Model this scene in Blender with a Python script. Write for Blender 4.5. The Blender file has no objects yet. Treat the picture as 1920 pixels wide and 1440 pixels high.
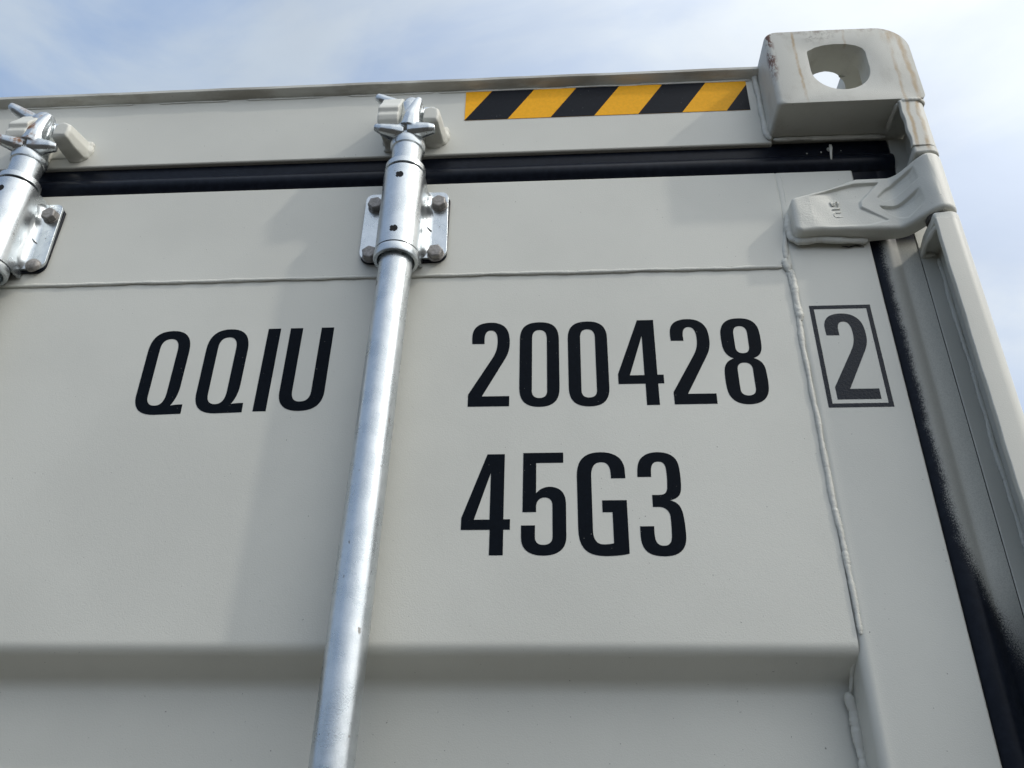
import bpy, bmesh, math, random
from mathutils import Vector, Matrix

random.seed(7)
sc = bpy.context.scene
R = math.radians
H0 = 2896.0                       # container height in mm; drawing z = 0 is its top
BASE = Vector((-1.219, 0.0, 0.0))  # middle of the door end, on the ground

# ------------------------------------------------------------------ camera
cam_d = bpy.data.cameras.new("camera")
cam = bpy.data.objects.new("camera", cam_d)
sc.collection.objects.link(cam)
pitch, yaw, roll = 0.520256115, -0.0713944951, 0.0176671623
fw = Vector((math.sin(yaw) * math.cos(pitch), math.cos(yaw) * math.cos(pitch), math.sin(pitch)))
rt = Vector((math.cos(yaw), -math.sin(yaw), 0))
up = rt.cross(fw)
r2 = math.cos(roll) * rt + math.sin(roll) * up
u2 = -math.sin(roll) * rt + math.cos(roll) * up
m = Matrix((r2, u2, -fw)).transposed().to_4x4()
m.translation = Vector((-0.414785881, -0.678650189, -0.868434567 + H0 / 1000))
cam.matrix_world = m
cam_d.sensor_fit = 'HORIZONTAL'
cam_d.sensor_width = 36.0
cam_d.lens = 1563.70519 / 1920 * 36
cam_d.clip_start = 0.02
cam_d.clip_end = 3000
sc.camera = cam

# ------------------------------------------------------------------ sun, sky, exposure
SUN = Vector((131.4, -53.1, 128.3)).normalized()
el = math.asin(SUN.z)
az = math.atan2(SUN.x, SUN.y)
sd = bpy.data.lights.new("sun", 'SUN')
sd.energy = 0.85
sd.angle = R(2.0)
sd.color = (1.0, 0.95, 0.87)
so = bpy.data.objects.new("sun", sd)
so.rotation_euler = (-SUN).to_track_quat('-Z', 'Y').to_euler()
so.location = (2, -2, 6)
sc.collection.objects.link(so)

w = bpy.data.worlds.new("World")
sc.world = w
w.use_nodes = True
nt = w.node_tree
nt.nodes.clear()
N = nt.nodes.new
L = nt.links.new
out = N('ShaderNodeOutputWorld')
bg = N('ShaderNodeBackground')
bg.inputs['Strength'].default_value = 0.055
sky = N('ShaderNodeTexSky')
sky.sky_type = 'NISHITA'
sky.sun_disc = False
sky.sun_elevation = el
sky.sun_rotation = az
sky.air_density = 1.0
sky.dust_density = 2.0
sky.ozone_density = 1.2
tc = N('ShaderNodeTexCoord')
mp = N('ShaderNodeMapping')
mp.inputs['Scale'].default_value = (1.0, 1.0, 1.8)
mp.inputs['Location'].default_value = (0.35, 0.1, 0.6)
n1 = N('ShaderNodeTexNoise')
n1.inputs['Scale'].default_value = 1.7
n1.inputs['Detail'].default_value = 6
n1.inputs['Roughness'].default_value = 0.5
n1.inputs['Distortion'].default_value = 0.35
rp = N('ShaderNodeValToRGB')
rp.color_ramp.elements[0].position = 0.30
rp.color_ramp.elements[0].color = (0.68, 0.68, 0.68, 1)
rp.color_ramp.elements[1].position = 0.68
rp.color_ramp.elements[1].color = (0.92, 0.92, 0.92, 1)
mx = N('ShaderNodeMix')
mx.data_type = 'RGBA'
mx.inputs['B'].default_value = (6.6, 7.35, 8.3, 1)
L(tc.outputs['Generated'], mp.inputs['Vector'])
L(mp.outputs['Vector'], n1.inputs['Vector'])
L(n1.outputs['Fac'], rp.inputs['Fac'])
dt = N('ShaderNodeVectorMath')          # thin cloud scatters forward: brighter round the sun
dt.operation = 'DOT_PRODUCT'
dt.inputs[1].default_value = tuple(SUN)
g0 = N('ShaderNodeMath'); g0.operation = 'MULTIPLY_ADD'; g0.inputs[1].default_value = 0.5; g0.inputs[2].default_value = 0.5; g0.use_clamp = True
g1 = N('ShaderNodeMath'); g1.operation = 'POWER'; g1.inputs[1].default_value = 5.0
cl = N('ShaderNodeVectorMath'); cl.operation = 'MULTIPLY_ADD'; cl.inputs[1].default_value = (31.0, 29.5, 26.0); cl.inputs[2].default_value = (5.0, 6.7, 9.3)
L(tc.outputs['Generated'], dt.inputs[0])
L(dt.outputs['Value'], g0.inputs[0]); L(g0.outputs[0], g1.inputs[0])
mp2 = N('ShaderNodeMapping'); mp2.inputs['Scale'].default_value = (1.0, 1.7, 2.6); mp2.inputs['Rotation'].default_value = (0.3, 0.5, 0.4); mp2.inputs['Location'].default_value = (1.3, 0.4, 2.2)
n2 = N('ShaderNodeTexNoise'); n2.inputs['Scale'].default_value = 2.6; n2.inputs['Detail'].default_value = 8; n2.inputs['Roughness'].default_value = 0.52; n2.inputs['Distortion'].default_value = 0.5
r2_ = N('ShaderNodeMapRange'); r2_.interpolation_type = 'SMOOTHSTEP'; r2_.inputs['From Min'].default_value = 0.40; r2_.inputs['From Max'].default_value = 0.66
wm = N('ShaderNodeMix'); wm.data_type = 'RGBA'          # thin blue haze to white wisps
wm.inputs['A'].default_value = (3.9, 5.7, 8.9, 1); wm.inputs['B'].default_value = (6.6, 7.9, 9.5, 1)
L(tc.outputs['Generated'], mp2.inputs['Vector']); L(mp2.outputs['Vector'], n2.inputs['Vector'])
L(n2.outputs['Fac'], r2_.inputs['Value']); L(r2_.outputs[0], wm.inputs['Factor']); L(wm.outputs['Result'], cl.inputs[2])
L(g1.outputs[0], cl.inputs[0]); L(cl.outputs[0], mx.inputs['B'])
L(rp.outputs['Color'], mx.inputs['Factor'])
L(sky.outputs['Color'], mx.inputs['A'])
L(mx.outputs['Result'], bg.inputs['Color'])
L(bg.outputs['Background'], out.inputs['Surface'])

vs = sc.view_settings
vs.view_transform = 'Standard'
vs.look = 'None'
vs.exposure = 0.5
vs.gamma = 1.0
vs.use_curve_mapping = False
sc.cycles.max_bounces = 8
sc.cycles.glossy_bounces = 5

# ------------------------------------------------------------------ material tools
def mat(name):
    mt = bpy.data.materials.new(name)
    mt.use_nodes = True
    t = mt.node_tree
    b = t.nodes['Principled BSDF']
    return mt, t, b

class NT:
    """short hand for node building in container millimetres"""
    def __init__(s, t):
        s.t = t
        tc = t.nodes.new('ShaderNodeTexCoord')
        va = t.nodes.new('ShaderNodeVectorMath')
        va.operation = 'MULTIPLY'
        va.inputs[1].default_value = (1000, 1000, 1000)
        t.links.new(tc.outputs['Object'], va.inputs[0])
        vb = t.nodes.new('ShaderNodeVectorMath')
        vb.operation = 'ADD'
        vb.inputs[1].default_value = (BASE.x * 1000, 0, -H0)
        t.links.new(va.outputs[0], vb.inputs[0])
        s.mm = vb.outputs[0]
        sp = t.nodes.new('ShaderNodeSeparateXYZ')
        t.links.new(s.mm, sp.inputs[0])
        s.X, s.Y, s.Z = sp.outputs
    def put(s, sock, v):
        if isinstance(v, (int, float)):
            sock.default_value = v
        elif isinstance(v, tuple):
            sock.default_value = v if len(v) == 4 or sock.type == 'VECTOR' else (*v, 1)
        else:
            s.t.links.new(v, sock)
    def m(s, op, a, b=0.0, c=0.0, clamp=False):
        n = s.t.nodes.new('ShaderNodeMath')
        n.operation = op
        n.use_clamp = clamp
        s.put(n.inputs[0], a)
        s.put(n.inputs[1], b)
        s.put(n.inputs[2], c)
        return n.outputs[0]
    def noise(s, scale, detail=4, rough=0.5, stretch=(1, 1, 1), off=(0, 0, 0)):
        mp = s.t.nodes.new('ShaderNodeMapping')
        mp.inputs['Scale'].default_value = stretch
        mp.inputs['Location'].default_value = off
        s.t.links.new(s.mm, mp.inputs['Vector'])
        n = s.t.nodes.new('ShaderNodeTexNoise')
        n.inputs['Scale'].default_value = scale
        n.inputs['Detail'].default_value = detail
        n.inputs['Roughness'].default_value = rough
        s.t.links.new(mp.outputs[0], n.inputs['Vector'])
        return n.outputs['Fac']
    def ramp(s, v, lo, hi):
        n = s.t.nodes.new('ShaderNodeMapRange')
        n.interpolation_type = 'SMOOTHSTEP'
        s.put(n.inputs['Value'], v)
        s.put(n.inputs['From Min'], lo)
        s.put(n.inputs['From Max'], hi)
        return n.outputs[0]
    def mix(s, f, a, b):
        n = s.t.nodes.new('ShaderNodeMix')
        n.data_type = 'RGBA'
        s.put(n.inputs['Factor'], f)
        s.put(n.inputs['A'], a)
        s.put(n.inputs['B'], b)
        return n.outputs['Result']
    def bump(s, h, strength, dist):
        n = s.t.nodes.new('ShaderNodeBump')
        n.inputs['Strength'].default_value = strength
        n.inputs['Distance'].default_value = dist
        s.put(n.inputs['Height'], h)
        return n.outputs['Normal']

PAINT = (0.608, 0.605, 0.55)

def paint_nodes(t, b, base=PAINT, peel=0.30, rough=0.40):
    k = NT(t)
    big = k.noise(0.006, 3, 0.5)
    grain = k.noise(0.85, 2, 0.6)
    speck = k.noise(0.36, 2, 0.4, off=(7, 3, 11))
    sm = k.ramp(speck, 0.765, 0.80)
    c = k.mix(k.ramp(big, 0.3, 0.7), tuple(v * 0.955 for v in base), tuple(v * 1.03 for v in base))
    c = k.mix(k.m('MULTIPLY', k.ramp(grain, 0.55, 0.8), 0.10), c, tuple(v * 0.7 for v in base))
    c = k.mix(k.m('MULTIPLY', sm, 0.75), c, (0.10, 0.095, 0.085))
    t.links.new(c, b.inputs['Base Color'])
    b.inputs['Roughness'].default_value = rough
    b.inputs['Specular IOR Level'].default_value = 0.45
    pe = k.noise(0.85, 3, 0.6)
    wav = k.noise(0.02, 2, 0.5)
    h = k.m('ADD', pe, k.m('MULTIPLY', wav, 1.2))
    t.links.new(k.bump(h, peel, 0.0006), b.inputs['Normal'])
    return k, c

M = {}
mt, t, b = mat("grey_paint"); paint_nodes(t, b); M['paint'] = mt
mt, t, b = mat("grey_paint_post"); paint_nodes(t, b, base=tuple(v * 0.90 for v in PAINT)); M['postplain'] = mt
mt, t, b = mat("grey_paint_thick"); paint_nodes(t, b, peel=0.55, rough=0.44); M['thick'] = mt

# painted casting with rust streaks running down its face
def streaked(name, streaks, dirt=True):
    mt, t, b = mat(name)
    k, c = paint_nodes(t, b, base=tuple(v * 0.90 for v in PAINT), peel=0.75, rough=0.5)
    wob = k.m('MULTIPLY', k.m('SUBTRACT', k.noise(0.03, 3, 0.6, (0.2, 0.2, 1)), 0.5), 9.0)
    brk = k.noise(0.06, 4, 0.6, (1, 1, 0.35))
    for (x, slope, wd, z1, z2, col, amt) in streaks:
        cx = k.m('ADD', k.m('ADD', k.X, k.m('MULTIPLY', k.Z, slope)), wob)
        d = k.m('ABSOLUTE', k.m('SUBTRACT', cx, x))
        f = k.m('SUBTRACT', 1.0, k.ramp(d, wd * 0.15, wd))
        f = k.m('MULTIPLY', f, k.m('SUBTRACT', 1.0, k.ramp(k.m('MULTIPLY', k.Z, -1.0), z2, z2 + 10)))
        f = k.m('MULTIPLY', f, k.ramp(k.m('MULTIPLY', k.Z, -1.0), z1 - 6, z1 + 2))
        f = k.m('MULTIPLY', f, k.ramp(brk, 0.34, 0.62))
        f = k.m('MULTIPLY', f, k.m('SUBTRACT', 1.0, k.ramp(k.Y, 3.5, 8.0)))
        c = k.mix(k.m('MULTIPLY', f, amt), c, col)
    if dirt:
        g = k.noise(0.11, 6, 0.72)
        near = k.m('SUBTRACT', 1.0, k.ramp(k.m('ABSOLUTE', k.m('ADD', k.X, 104.0)), 6, 24))
        near = k.m('MULTIPLY', near, k.m('SUBTRACT', 1.0, k.ramp(k.m('MULTIPLY', k.Z, -1.0), 8, 26)))
        f = k.m('MULTIPLY', k.ramp(g, 0.45, 0.62), near)
        c = k.mix(k.m('MULTIPLY', f, 0.7), c, (0.13, 0.115, 0.10))
        # chipped left front edge
        ed = k.m('SUBTRACT', 1.0, k.ramp(k.m('ADD', k.X, 166.5), 4.5, 10.5))
        ed = k.m('MULTIPLY', ed, k.m('SUBTRACT', 1.0, k.ramp(k.Y, 2, 12)))
        ed = k.m('MULTIPLY', ed, k.m('SUBTRACT', 1.0, k.ramp(k.m('MULTIPLY', k.Z, -1.0), 50, 95)))
        f = k.m('MULTIPLY', k.ramp(k.noise(0.10, 5, 0.7, (1, 1, 0.4)), 0.47, 0.56), ed)
        c = k.mix(f, c, (0.13, 0.05, 0.028))
        # rim of the opening and the top edge
        te = k.m('MULTIPLY', k.ramp(k.Z, -4.5, -0.5), k.ramp(k.noise(0.09, 5, 0.7), 0.46, 0.6))
        c = k.mix(k.m('MULTIPLY', te, 0.4), c, (0.16, 0.09, 0.05))
        mo = k.m('MULTIPLY', k.ramp(k.noise(0.045, 5, 0.65, (1, 1, 0.5), (3, 9, 1)), 0.52, 0.72), 0.30)
        c = k.mix(mo, c, (0.36, 0.335, 0.28))
    t.links.new(c, b.inputs['Base Color'])
    return mt
OCH = (0.34, 0.21, 0.065)
M['casting'] = streaked("casting_paint", [
    (-134.5, 0.012, 2.7, 0, 112, OCH, 0.8), (-23.6, -0.02, 3.4, 6, 118, OCH, 0.65),
    (-12.5, 0.02, 4.6, 6, 118, OCH, 0.75), (-22.0, 0.0, 12.0, 0, 13, OCH, 0.6), (-74.0, 0.0, 2.4, 0, 22, OCH, 0.4)])
M['post'] = streaked("post_paint", [
    (-23.5, -0.02, 3.2, 112, 186, OCH, 0.75), (-14.2, -0.01, 3.8, 112, 192, OCH, 0.75)], dirt=False)

# grubby lip under the roof edge
mt, t, b = mat("lip_paint")
k, c = paint_nodes(t, b, peel=0.3)
g = k.ramp(k.noise(0.035, 5, 0.6, (0.35, 1, 1)), 0.42, 0.68)
c = k.mix(k.m('MULTIPLY', g, 0.5), c, (0.17, 0.135, 0.085))
t.links.new(c, b.inputs['Base Color'])
M['lip'] = mt

# rubber seal; its right upright carries grey overspray below the hinge
def rubber(name, spray):
    mt, t, b = mat(name)
    k = NT(t)
    mot = k.noise(0.12, 4, 0.6)
    c = k.mix(k.ramp(mot, 0.35, 0.7), (0.004, 0.006, 0.012), (0.008, 0.011, 0.019))
    ro = 0.36
    if spray:
        zz = k.m('MULTIPLY', k.Z, -1.0)
        edge = k.m('ADD', -71.0, k.m('MULTIPLY', k.ramp(zz, 590, 790), 36.0))
        lo = k.m('MULTIPLY', k.m('SUBTRACT', k.noise(0.05, 4, 0.6), 0.5), 7.0)
        wd = k.m('ADD', 9.0, k.m('MULTIPLY', k.ramp(zz, 520, 740), 12.0))
        den = k.m('DIVIDE', k.m('SUBTRACT', k.m('ADD', k.X, lo), edge), wd)
        pep = k.m('MULTIPLY', k.m('SUBTRACT', k.noise(1.0, 3, 0.85), 0.5), 2.3)
        f = k.ramp(k.m('ADD', den, pep), 0.05, 0.75)
        f = k.m('MULTIPLY', f, k.ramp(zz, 268, 288))
        f = k.m('MULTIPLY', f, k.m('SUBTRACT', 1.0, k.m('MULTIPLY', k.ramp(zz, 625, 765), 0.93)))
        thin = k.m('ADD', 0.72, k.m('MULTIPLY', k.ramp(k.X, -58, -44), 0.28))
        f = k.m('MULTIPLY', f, thin)
        f = k.m('MULTIPLY', f, k.m('ADD', 0.80, k.m('MULTIPLY', k.ramp(k.noise(1.3, 2, 0.8, off=(4, 2, 8)), 0.35, 0.6), 0.20)))
        c = k.mix(f, c, tuple(v * 0.97 for v in PAINT))
        ro = k.m('ADD', 0.36, k.m('MULTIPLY', f, 0.25))
    k.put(b.inputs['Roughness'], ro)
    b.inputs['Specular IOR Level'].default_value = 0.17
    t.links.new(c, b.inputs['Base Color'])
    t.links.new(k.bump(k.noise(0.5, 3, 0.6), 0.12, 0.0006), b.inputs['Normal'])
    return mt
M['rubber'] = rubber("seal_rubber", False)
M['rubber_spray'] = rubber("seal_rubber_oversprayed", True)

# zinc plated steel
def zinc(name, rust):
    mt, t, b = mat(name)
    k = NT(t)
    cl = k.noise(0.045, 4, 0.6)
    gr = k.noise(0.9, 2, 0.6)
    c = k.mix(k.ramp(cl, 0.3, 0.72), (0.51, 0.545, 0.565), (0.64, 0.67, 0.685))
    c = k.mix(k.m('MULTIPLY', k.ramp(gr, 0.4, 0.8), 0.30), c, (0.36, 0.39, 0.41))
    sc_ = k.ramp(k.noise(0.12, 3, 0.45, (1.0, 1.0, 0.55), (5, 1, 2)), 0.70, 0.745)
    c = k.mix(k.m('MULTIPLY', sc_, 0.7), c, (0.16, 0.14, 0.12))
    me = 0.92
    ro = k.m('ADD', 0.21, k.m('ADD', k.m('MULTIPLY', cl, 0.14), k.m('MULTIPLY', sc_, 0.2)))
    if rust:
        f = k.ramp(k.noise(0.055, 5, 0.65, off=(2, 5, 0)), 0.47, 0.60)
        fr = k.m('SUBTRACT', 1.0, k.ramp(k.Y, 8, 20))
        lf = k.m('SUBTRACT', 1.0, k.ramp(k.X, -590, -575))
        f = k.m('MULTIPLY', k.m('MULTIPLY', f, fr), lf)
        c = k.mix(f, c, (0.22, 0.10, 0.045))
        me = k.m('SUBTRACT', 0.92, k.m('MULTIPLY', f, 0.8))
        ro = k.m('ADD', ro, k.m('MULTIPLY', f, 0.35))
    t.links.new(c, b.inputs['Base Color'])
    k.put(b.inputs['Metallic'], me)
    k.put(b.inputs['Roughness'], ro)
    h = k.m('ADD', k.noise(0.75, 3, 0.65), k.m('MULTIPLY', k.noise(0.11, 2, 0.5), 1.0))
    t.links.new(k.bump(h, 0.22, 0.0007), b.inputs['Normal'])
    return mt
M['zinc'] = zinc("zinc_plate", False)
M['zinc_rust'] = zinc("zinc_plate_rusty", True)

mt, t, b = mat("bolt_steel")
k = NT(t)
n = k.noise(0.35, 4, 0.7)
t.links.new(k.mix(k.ramp(n, 0.3, 0.7), (0.19, 0.178, 0.168), (0.34, 0.325, 0.31)), b.inputs['Base Color'])
b.inputs['Metallic'].default_value = 0.45
b.inputs['Roughness'].default_value = 0.55
t.links.new(k.bump(n, 0.4, 0.0005), b.inputs['Normal'])
M['bolt'] = mt

def film(name, col, rough, var=0.12, peel=0.1, spec=0.3):
    mt, t, b = mat(name)
    k = NT(t)
    n = k.noise(0.25, 3, 0.6)
    lo = tuple(v * (1 - var) for v in col)
    hi = tuple(min(1, v * (1 + var)) for v in col)
    c = k.mix(k.ramp(n, 0.3, 0.7), lo, hi)
    sp = k.ramp(k.noise(0.5, 2, 0.4, off=(3, 1, 4)), 0.755, 0.78)
    c = k.mix(k.m('MULTIPLY', sp, 0.35), c, (0.45, 0.45, 0.42))
    t.links.new(c, b.inputs['Base Color'])
    b.inputs['Roughness'].default_value = rough
    b.inputs['Specular IOR Level'].default_value = spec
    t.links.new(k.bump(k.noise(0.45, 3, 0.6), peel, 0.0006), b.inputs['Normal'])
    return mt
M['black'] = film("black_vinyl", (0.004, 0.0062, 0.010), 0.55, peel=0.22, spec=0.05)
M['black_gloss'] = film("black_vinyl_gloss", (0.006, 0.010, 0.018), 0.24, peel=1.0, spec=0.2)
M['tapeblack'] = film("tape_black", (0.008, 0.010, 0.015), 0.42, peel=0.08, spec=0.10)
M['tapeyellow'] = film("tape_yellow", (0.92, 0.44, 0.016), 0.45, 0.05, peel=0.08, spec=0.12)
M['hole'] = film("dark_bore", (0.012, 0.012, 0.013), 0.8)
M['pin'] = film("pin_steel", (0.05, 0.045, 0.04), 0.6)

mt, t, b = mat("ground_gravel")
tc = t.nodes.new('ShaderNodeTexCoord')
n = t.nodes.new('ShaderNodeTexNoise'); n.inputs['Scale'].default_value = 9; n.inputs['Detail'].default_value = 8
n2 = t.nodes.new('ShaderNodeTexNoise'); n2.inputs['Scale'].default_value = 0.3; n2.inputs['Detail'].default_value = 4
mm_ = t.nodes.new('ShaderNodeMath'); mm_.operation = 'MULTIPLY'
t.links.new(tc.outputs['Object'], n.inputs['Vector']); t.links.new(tc.outputs['Object'], n2.inputs['Vector'])
t.links.new(n.outputs['Fac'], mm_.inputs[0]); t.links.new(n2.outputs['Fac'], mm_.inputs[1])
r = t.nodes.new('ShaderNodeValToRGB')
r.color_ramp.elements[0].position = 0.1; r.color_ramp.elements[0].color = (0.02, 0.0165, 0.012, 1)
r.color_ramp.elements[1].position = 0.45; r.color_ramp.elements[1].color = (0.055, 0.046, 0.034, 1)
t.links.new(mm_.outputs[0], r.inputs['Fac']); t.links.new(r.outputs['Color'], b.inputs['Base Color'])
b.inputs['Roughness'].default_value = 0.95
M['ground'] = mt

# ------------------------------------------------------------------ mesh tools (drawing mm)
class MB:
    def __init__(s):
        s.v = []; s.f = []
    def add(s, vs, fs):
        o = len(s.v)
        s.v += [tuple(p) for p in vs]
        s.f += [tuple(i + o for i in f) for f in fs]
        return s
    def box(s, x0, x1, y0, y1, z0, z1):
        vs = [(x, y, z) for x in (x0, x1) for y in (y0, y1) for z in (z0, z1)]
        return s.add(vs, [(0, 1, 3, 2), (4, 6, 7, 5), (0, 4, 5, 1), (2, 3, 7, 6), (0, 2, 6, 4), (1, 5, 7, 3)])
    def prism(s, poly, axis, a0, a1, caps=True):
        """closed polygon in the other two axes, extruded along axis from a0 to a1"""
        n = len(poly)
        def p(q, a):
            return {'x': (a, q[0], q[1]), 'y': (q[0], a, q[1]), 'z': (q[0], q[1], a)}[axis]
        vs = [p(q, a0) for q in poly] + [p(q, a1) for q in poly]
        fs = [(i, (i + 1) % n, n + (i + 1) % n, n + i) for i in range(n)]
        if caps:
            fs += [tuple(range(n))[::-1], tuple(range(n, 2 * n))]
        return s.add(vs, fs)
    def sheet(s, prof, axis, a0, a1, div=1):
        """open profile extruded along axis"""
        def p(q, a):
            return {'x': (a, q[0], q[1]), 'y': (q[0], a, q[1]), 'z': (q[0], q[1], a)}[axis]
        n = len(prof)
        vs = []; fs = []
        for j in range(div + 1):
            a = a0 + (a1 - a0) * j / div
            vs += [p(q, a) for q in prof]
        for j in range(div):
            for i in range(n - 1):
                fs.append((j * n + i, j * n + i + 1, (j + 1) * n + i + 1, (j + 1) * n + i))
        return s.add(vs, fs)
    def loft(s, rings, cap=True):
        n = len(rings[0]); vs = []; fs = []
        for r_ in rings:
            vs += r_
        for j in range(len(rings) - 1):
            for i in range(n):
                fs.append((j * n + i, j * n + (i + 1) % n, (j + 1) * n + (i + 1) % n, (j + 1) * n + i))
        if cap:
            fs += [tuple(range(n))[::-1], tuple(range((len(rings) - 1) * n, len(rings) * n))]
        return s.add(vs, fs)
    def lathe_z(s, x, y, prof, seg=48, cap=True):
        """prof: (radius, z)"""
        rings = [[(x + r_ * math.cos(2 * math.pi * i / seg), y + r_ * math.sin(2 * math.pi * i / seg), z) for i in range(seg)] for r_, z in prof]
        return s.loft(rings, cap)
    def tube(s, pts, rad, seg=10, jit=0.0, flat=1.0):
        rings = []
        n = len(pts)
        for i, p in enumerate(pts):
            p = Vector(p)
            a = Vector(pts[max(0, i - 1)]); c = Vector(pts[min(n - 1, i + 1)])
            tn = (c - a).normalized()
            h = Vector((0, -1, 0)) if abs(tn.y) < 0.9 else Vector((1, 0, 0))
            u = tn.cross(h).normalized(); v = u.cross(tn).normalized()
            r_ = rad[i] if isinstance(rad, list) else rad
            ring = []
            for k_ in range(seg):
                th = 2 * math.pi * k_ / seg
                q = p + u * (r_ * math.cos(th) * (1 + random.uniform(-jit, jit))) + v * (r_ * flat * math.sin(th) * (1 + random.uniform(-jit, jit)))
                ring.append(tuple(q))
            rings.append(ring)
        return s.loft(rings)
    def ball(s, c, r_, seg=14):
        rr = r_ if isinstance(r_, tuple) else (r_, r_, r_)
        rings = []
        for j in range(1, seg // 2 + 1):
            ph = math.pi * j / (seg // 2 + 1)
            rings.append([(c[0] + rr[0] * math.sin(ph) * math.cos(2 * math.pi * i / seg), c[1] + rr[1] * math.sin(ph) * math.sin(2 * math.pi * i / seg), c[2] + rr[2] * math.cos(ph)) for i in range(seg)])
        return s.loft(rings)
    def mesh(s, name):
        me = bpy.data.meshes.new(name)
        me.from_pydata([(x / 1000 - BASE.x, y / 1000 - BASE.y, (z + H0) / 1000 - BASE.z) for x, y, z in s.v], [], s.f)
        bm = bmesh.new(); bm.from_mesh(me)
        bmesh.ops.recalc_face_normals(bm, faces=bm.faces)
        bm.to_mesh(me); bm.free()
        me.update()
        return me

def finish(me, mt, ang=35):
    me.materials.clear()
    me.materials.append(mt)
    for p in me.polygons:
        p.use_smooth = True
    me.set_sharp_from_angle(angle=R(ang))

def link(name, me, parent):
    o = bpy.data.objects.new(name, me)
    sc.collection.objects.link(o)
    o.parent = parent
    return o

def build(name, mb, mt, parent, ang=35, bevel=0.0, seg=2):
    me = mb.mesh(name)
    finish(me, mt, ang)
    o = link(name, me, parent)
    if bevel:
        b_ = o.modifiers.new("bevel", 'BEVEL')
        b_.width = bevel / 1000; b_.segments = seg; b_.limit_method = 'ANGLE'; b_.angle_limit = R(30)
        b_.harden_normals = False
    return o

def baked(mb, name, mods):
    """mesh with modifiers applied"""
    me = mb.mesh(name)
    o = bpy.data.objects.new(name, me)
    sc.collection.objects.link(o)
    mods(o)
    dg = bpy.context.evaluated_depsgraph_get()
    res = bpy.data.meshes.new_from_object(o.evaluated_get(dg))
    bpy.data.objects.remove(o)
    bpy.data.meshes.remove(me)
    return res

def cast(name, mb, mt, parent, vox=1.1, it=4, ang=60):
    """fuse overlapping lumps to one cast piece"""
    def mods(o):
        r_ = o.modifiers.new("r", 'REMESH'); r_.mode = 'VOXEL'; r_.voxel_size = vox / 1000; r_.use_smooth_shade = True
        s_ = o.modifiers.new("s", 'SMOOTH'); s_.factor = 0.5; s_.iterations = it
    me = baked(mb, name, mods)
    finish(me, mt, 180)
    return link(name, me, parent)

def arc(cx, cy, r_, a0, a1, n):
    return [(cx + r_ * math.cos(R(a0 + (a1 - a0) * i / n)), cy + r_ * math.sin(R(a0 + (a1 - a0) * i / n))) for i in range(n + 1)]

def tag(o, label=None, cat=None, kind=None, group=None):
    for k_, v in (('label', label), ('category', cat), ('kind', kind), ('group', group)):
        if v:
            o[k_] = v
    return o

def bead(name, pts, rad, parent, mt=None, pitch=2.6, wob=0.9, flat=0.75, taper=True, rip=0.12, jit=0.06):
    """a weld bead: rippled, uneven little ridge along a path"""
    P = [Vector(p) for p in pts]
    out_ = []; rads = []
    dtot = sum((P[i + 1] - P[i]).length for i in range(len(P) - 1))
    dist = 0
    ph = [random.uniform(0, 6) for _ in range(5)]
    for i in range(len(P) - 1):
        L_ = (P[i + 1] - P[i]).length
        n = max(2, int(L_ / 1.3))
        for j in range(n):
            q = P[i].lerp(P[i + 1], j / n)
            d = dist + L_ * j / n
            s1 = math.sin(d / 23 + ph[0]) * 0.6 + math.sin(d / 9.1 + ph[1]) * 0.4 + random.uniform(-0.25, 0.25)
            s2 = math.sin(d / 31 + ph[2]) * 0.5 + math.sin(d / 13 + ph[3]) * 0.5
            tn = (P[i + 1] - P[i]).normalized()
            sd_ = tn.cross(Vector((0, 1, 0)))
            q = q + sd_ * (s1 * wob * 0.6) + Vector((0, s2 * wob * 0.35, 0))
            rp_ = abs(math.sin(math.pi * d / pitch + 0.6 * math.sin(d / 7)))
            e = min(1.0, 0.45 + min(d, dtot - d) / 9) if taper else 1.0
            out_.append(tuple(q)); rads.append(rad * e * (0.90 + rip * (rp_ - 0.5) + 0.16 * s2 + 0.10 * math.sin(d / 5.3 + ph[4]) + random.uniform(-0.08, 0.08)))
        dist += L_
    out_.append(tuple(P[-1])); rads.append(rad * 0.5)
    mb = MB().tube(out_, rads, 12, jit, flat)
    return build(name, mb, mt or M['thick'], parent, 70)

# ------------------------------------------------------------------ ground
g = MB()
S = 400000.0
me = bpy.data.meshes.new("ground")
bmg = bmesh.new()
bmesh.ops.create_grid(bmg, x_segments=40, y_segments=40, size=400)
bmg.to_mesh(me); bmg.free()
me.materials.append(M['ground'])
go = bpy.data.objects.new("ground", me)
sc.collection.objects.link(go)
tag(go, kind='structure')

# ------------------------------------------------------------------ container
box = bpy.data.objects.new("shipping_container", None)
sc.collection.objects.link(box)
box.location = BASE
tag(box, "light grey steel shipping container with black number 200428 on its door, seen from below", "shipping container")

D = 53.1        # door and header face
ZB = -2780      # lower end of the doors

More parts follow.
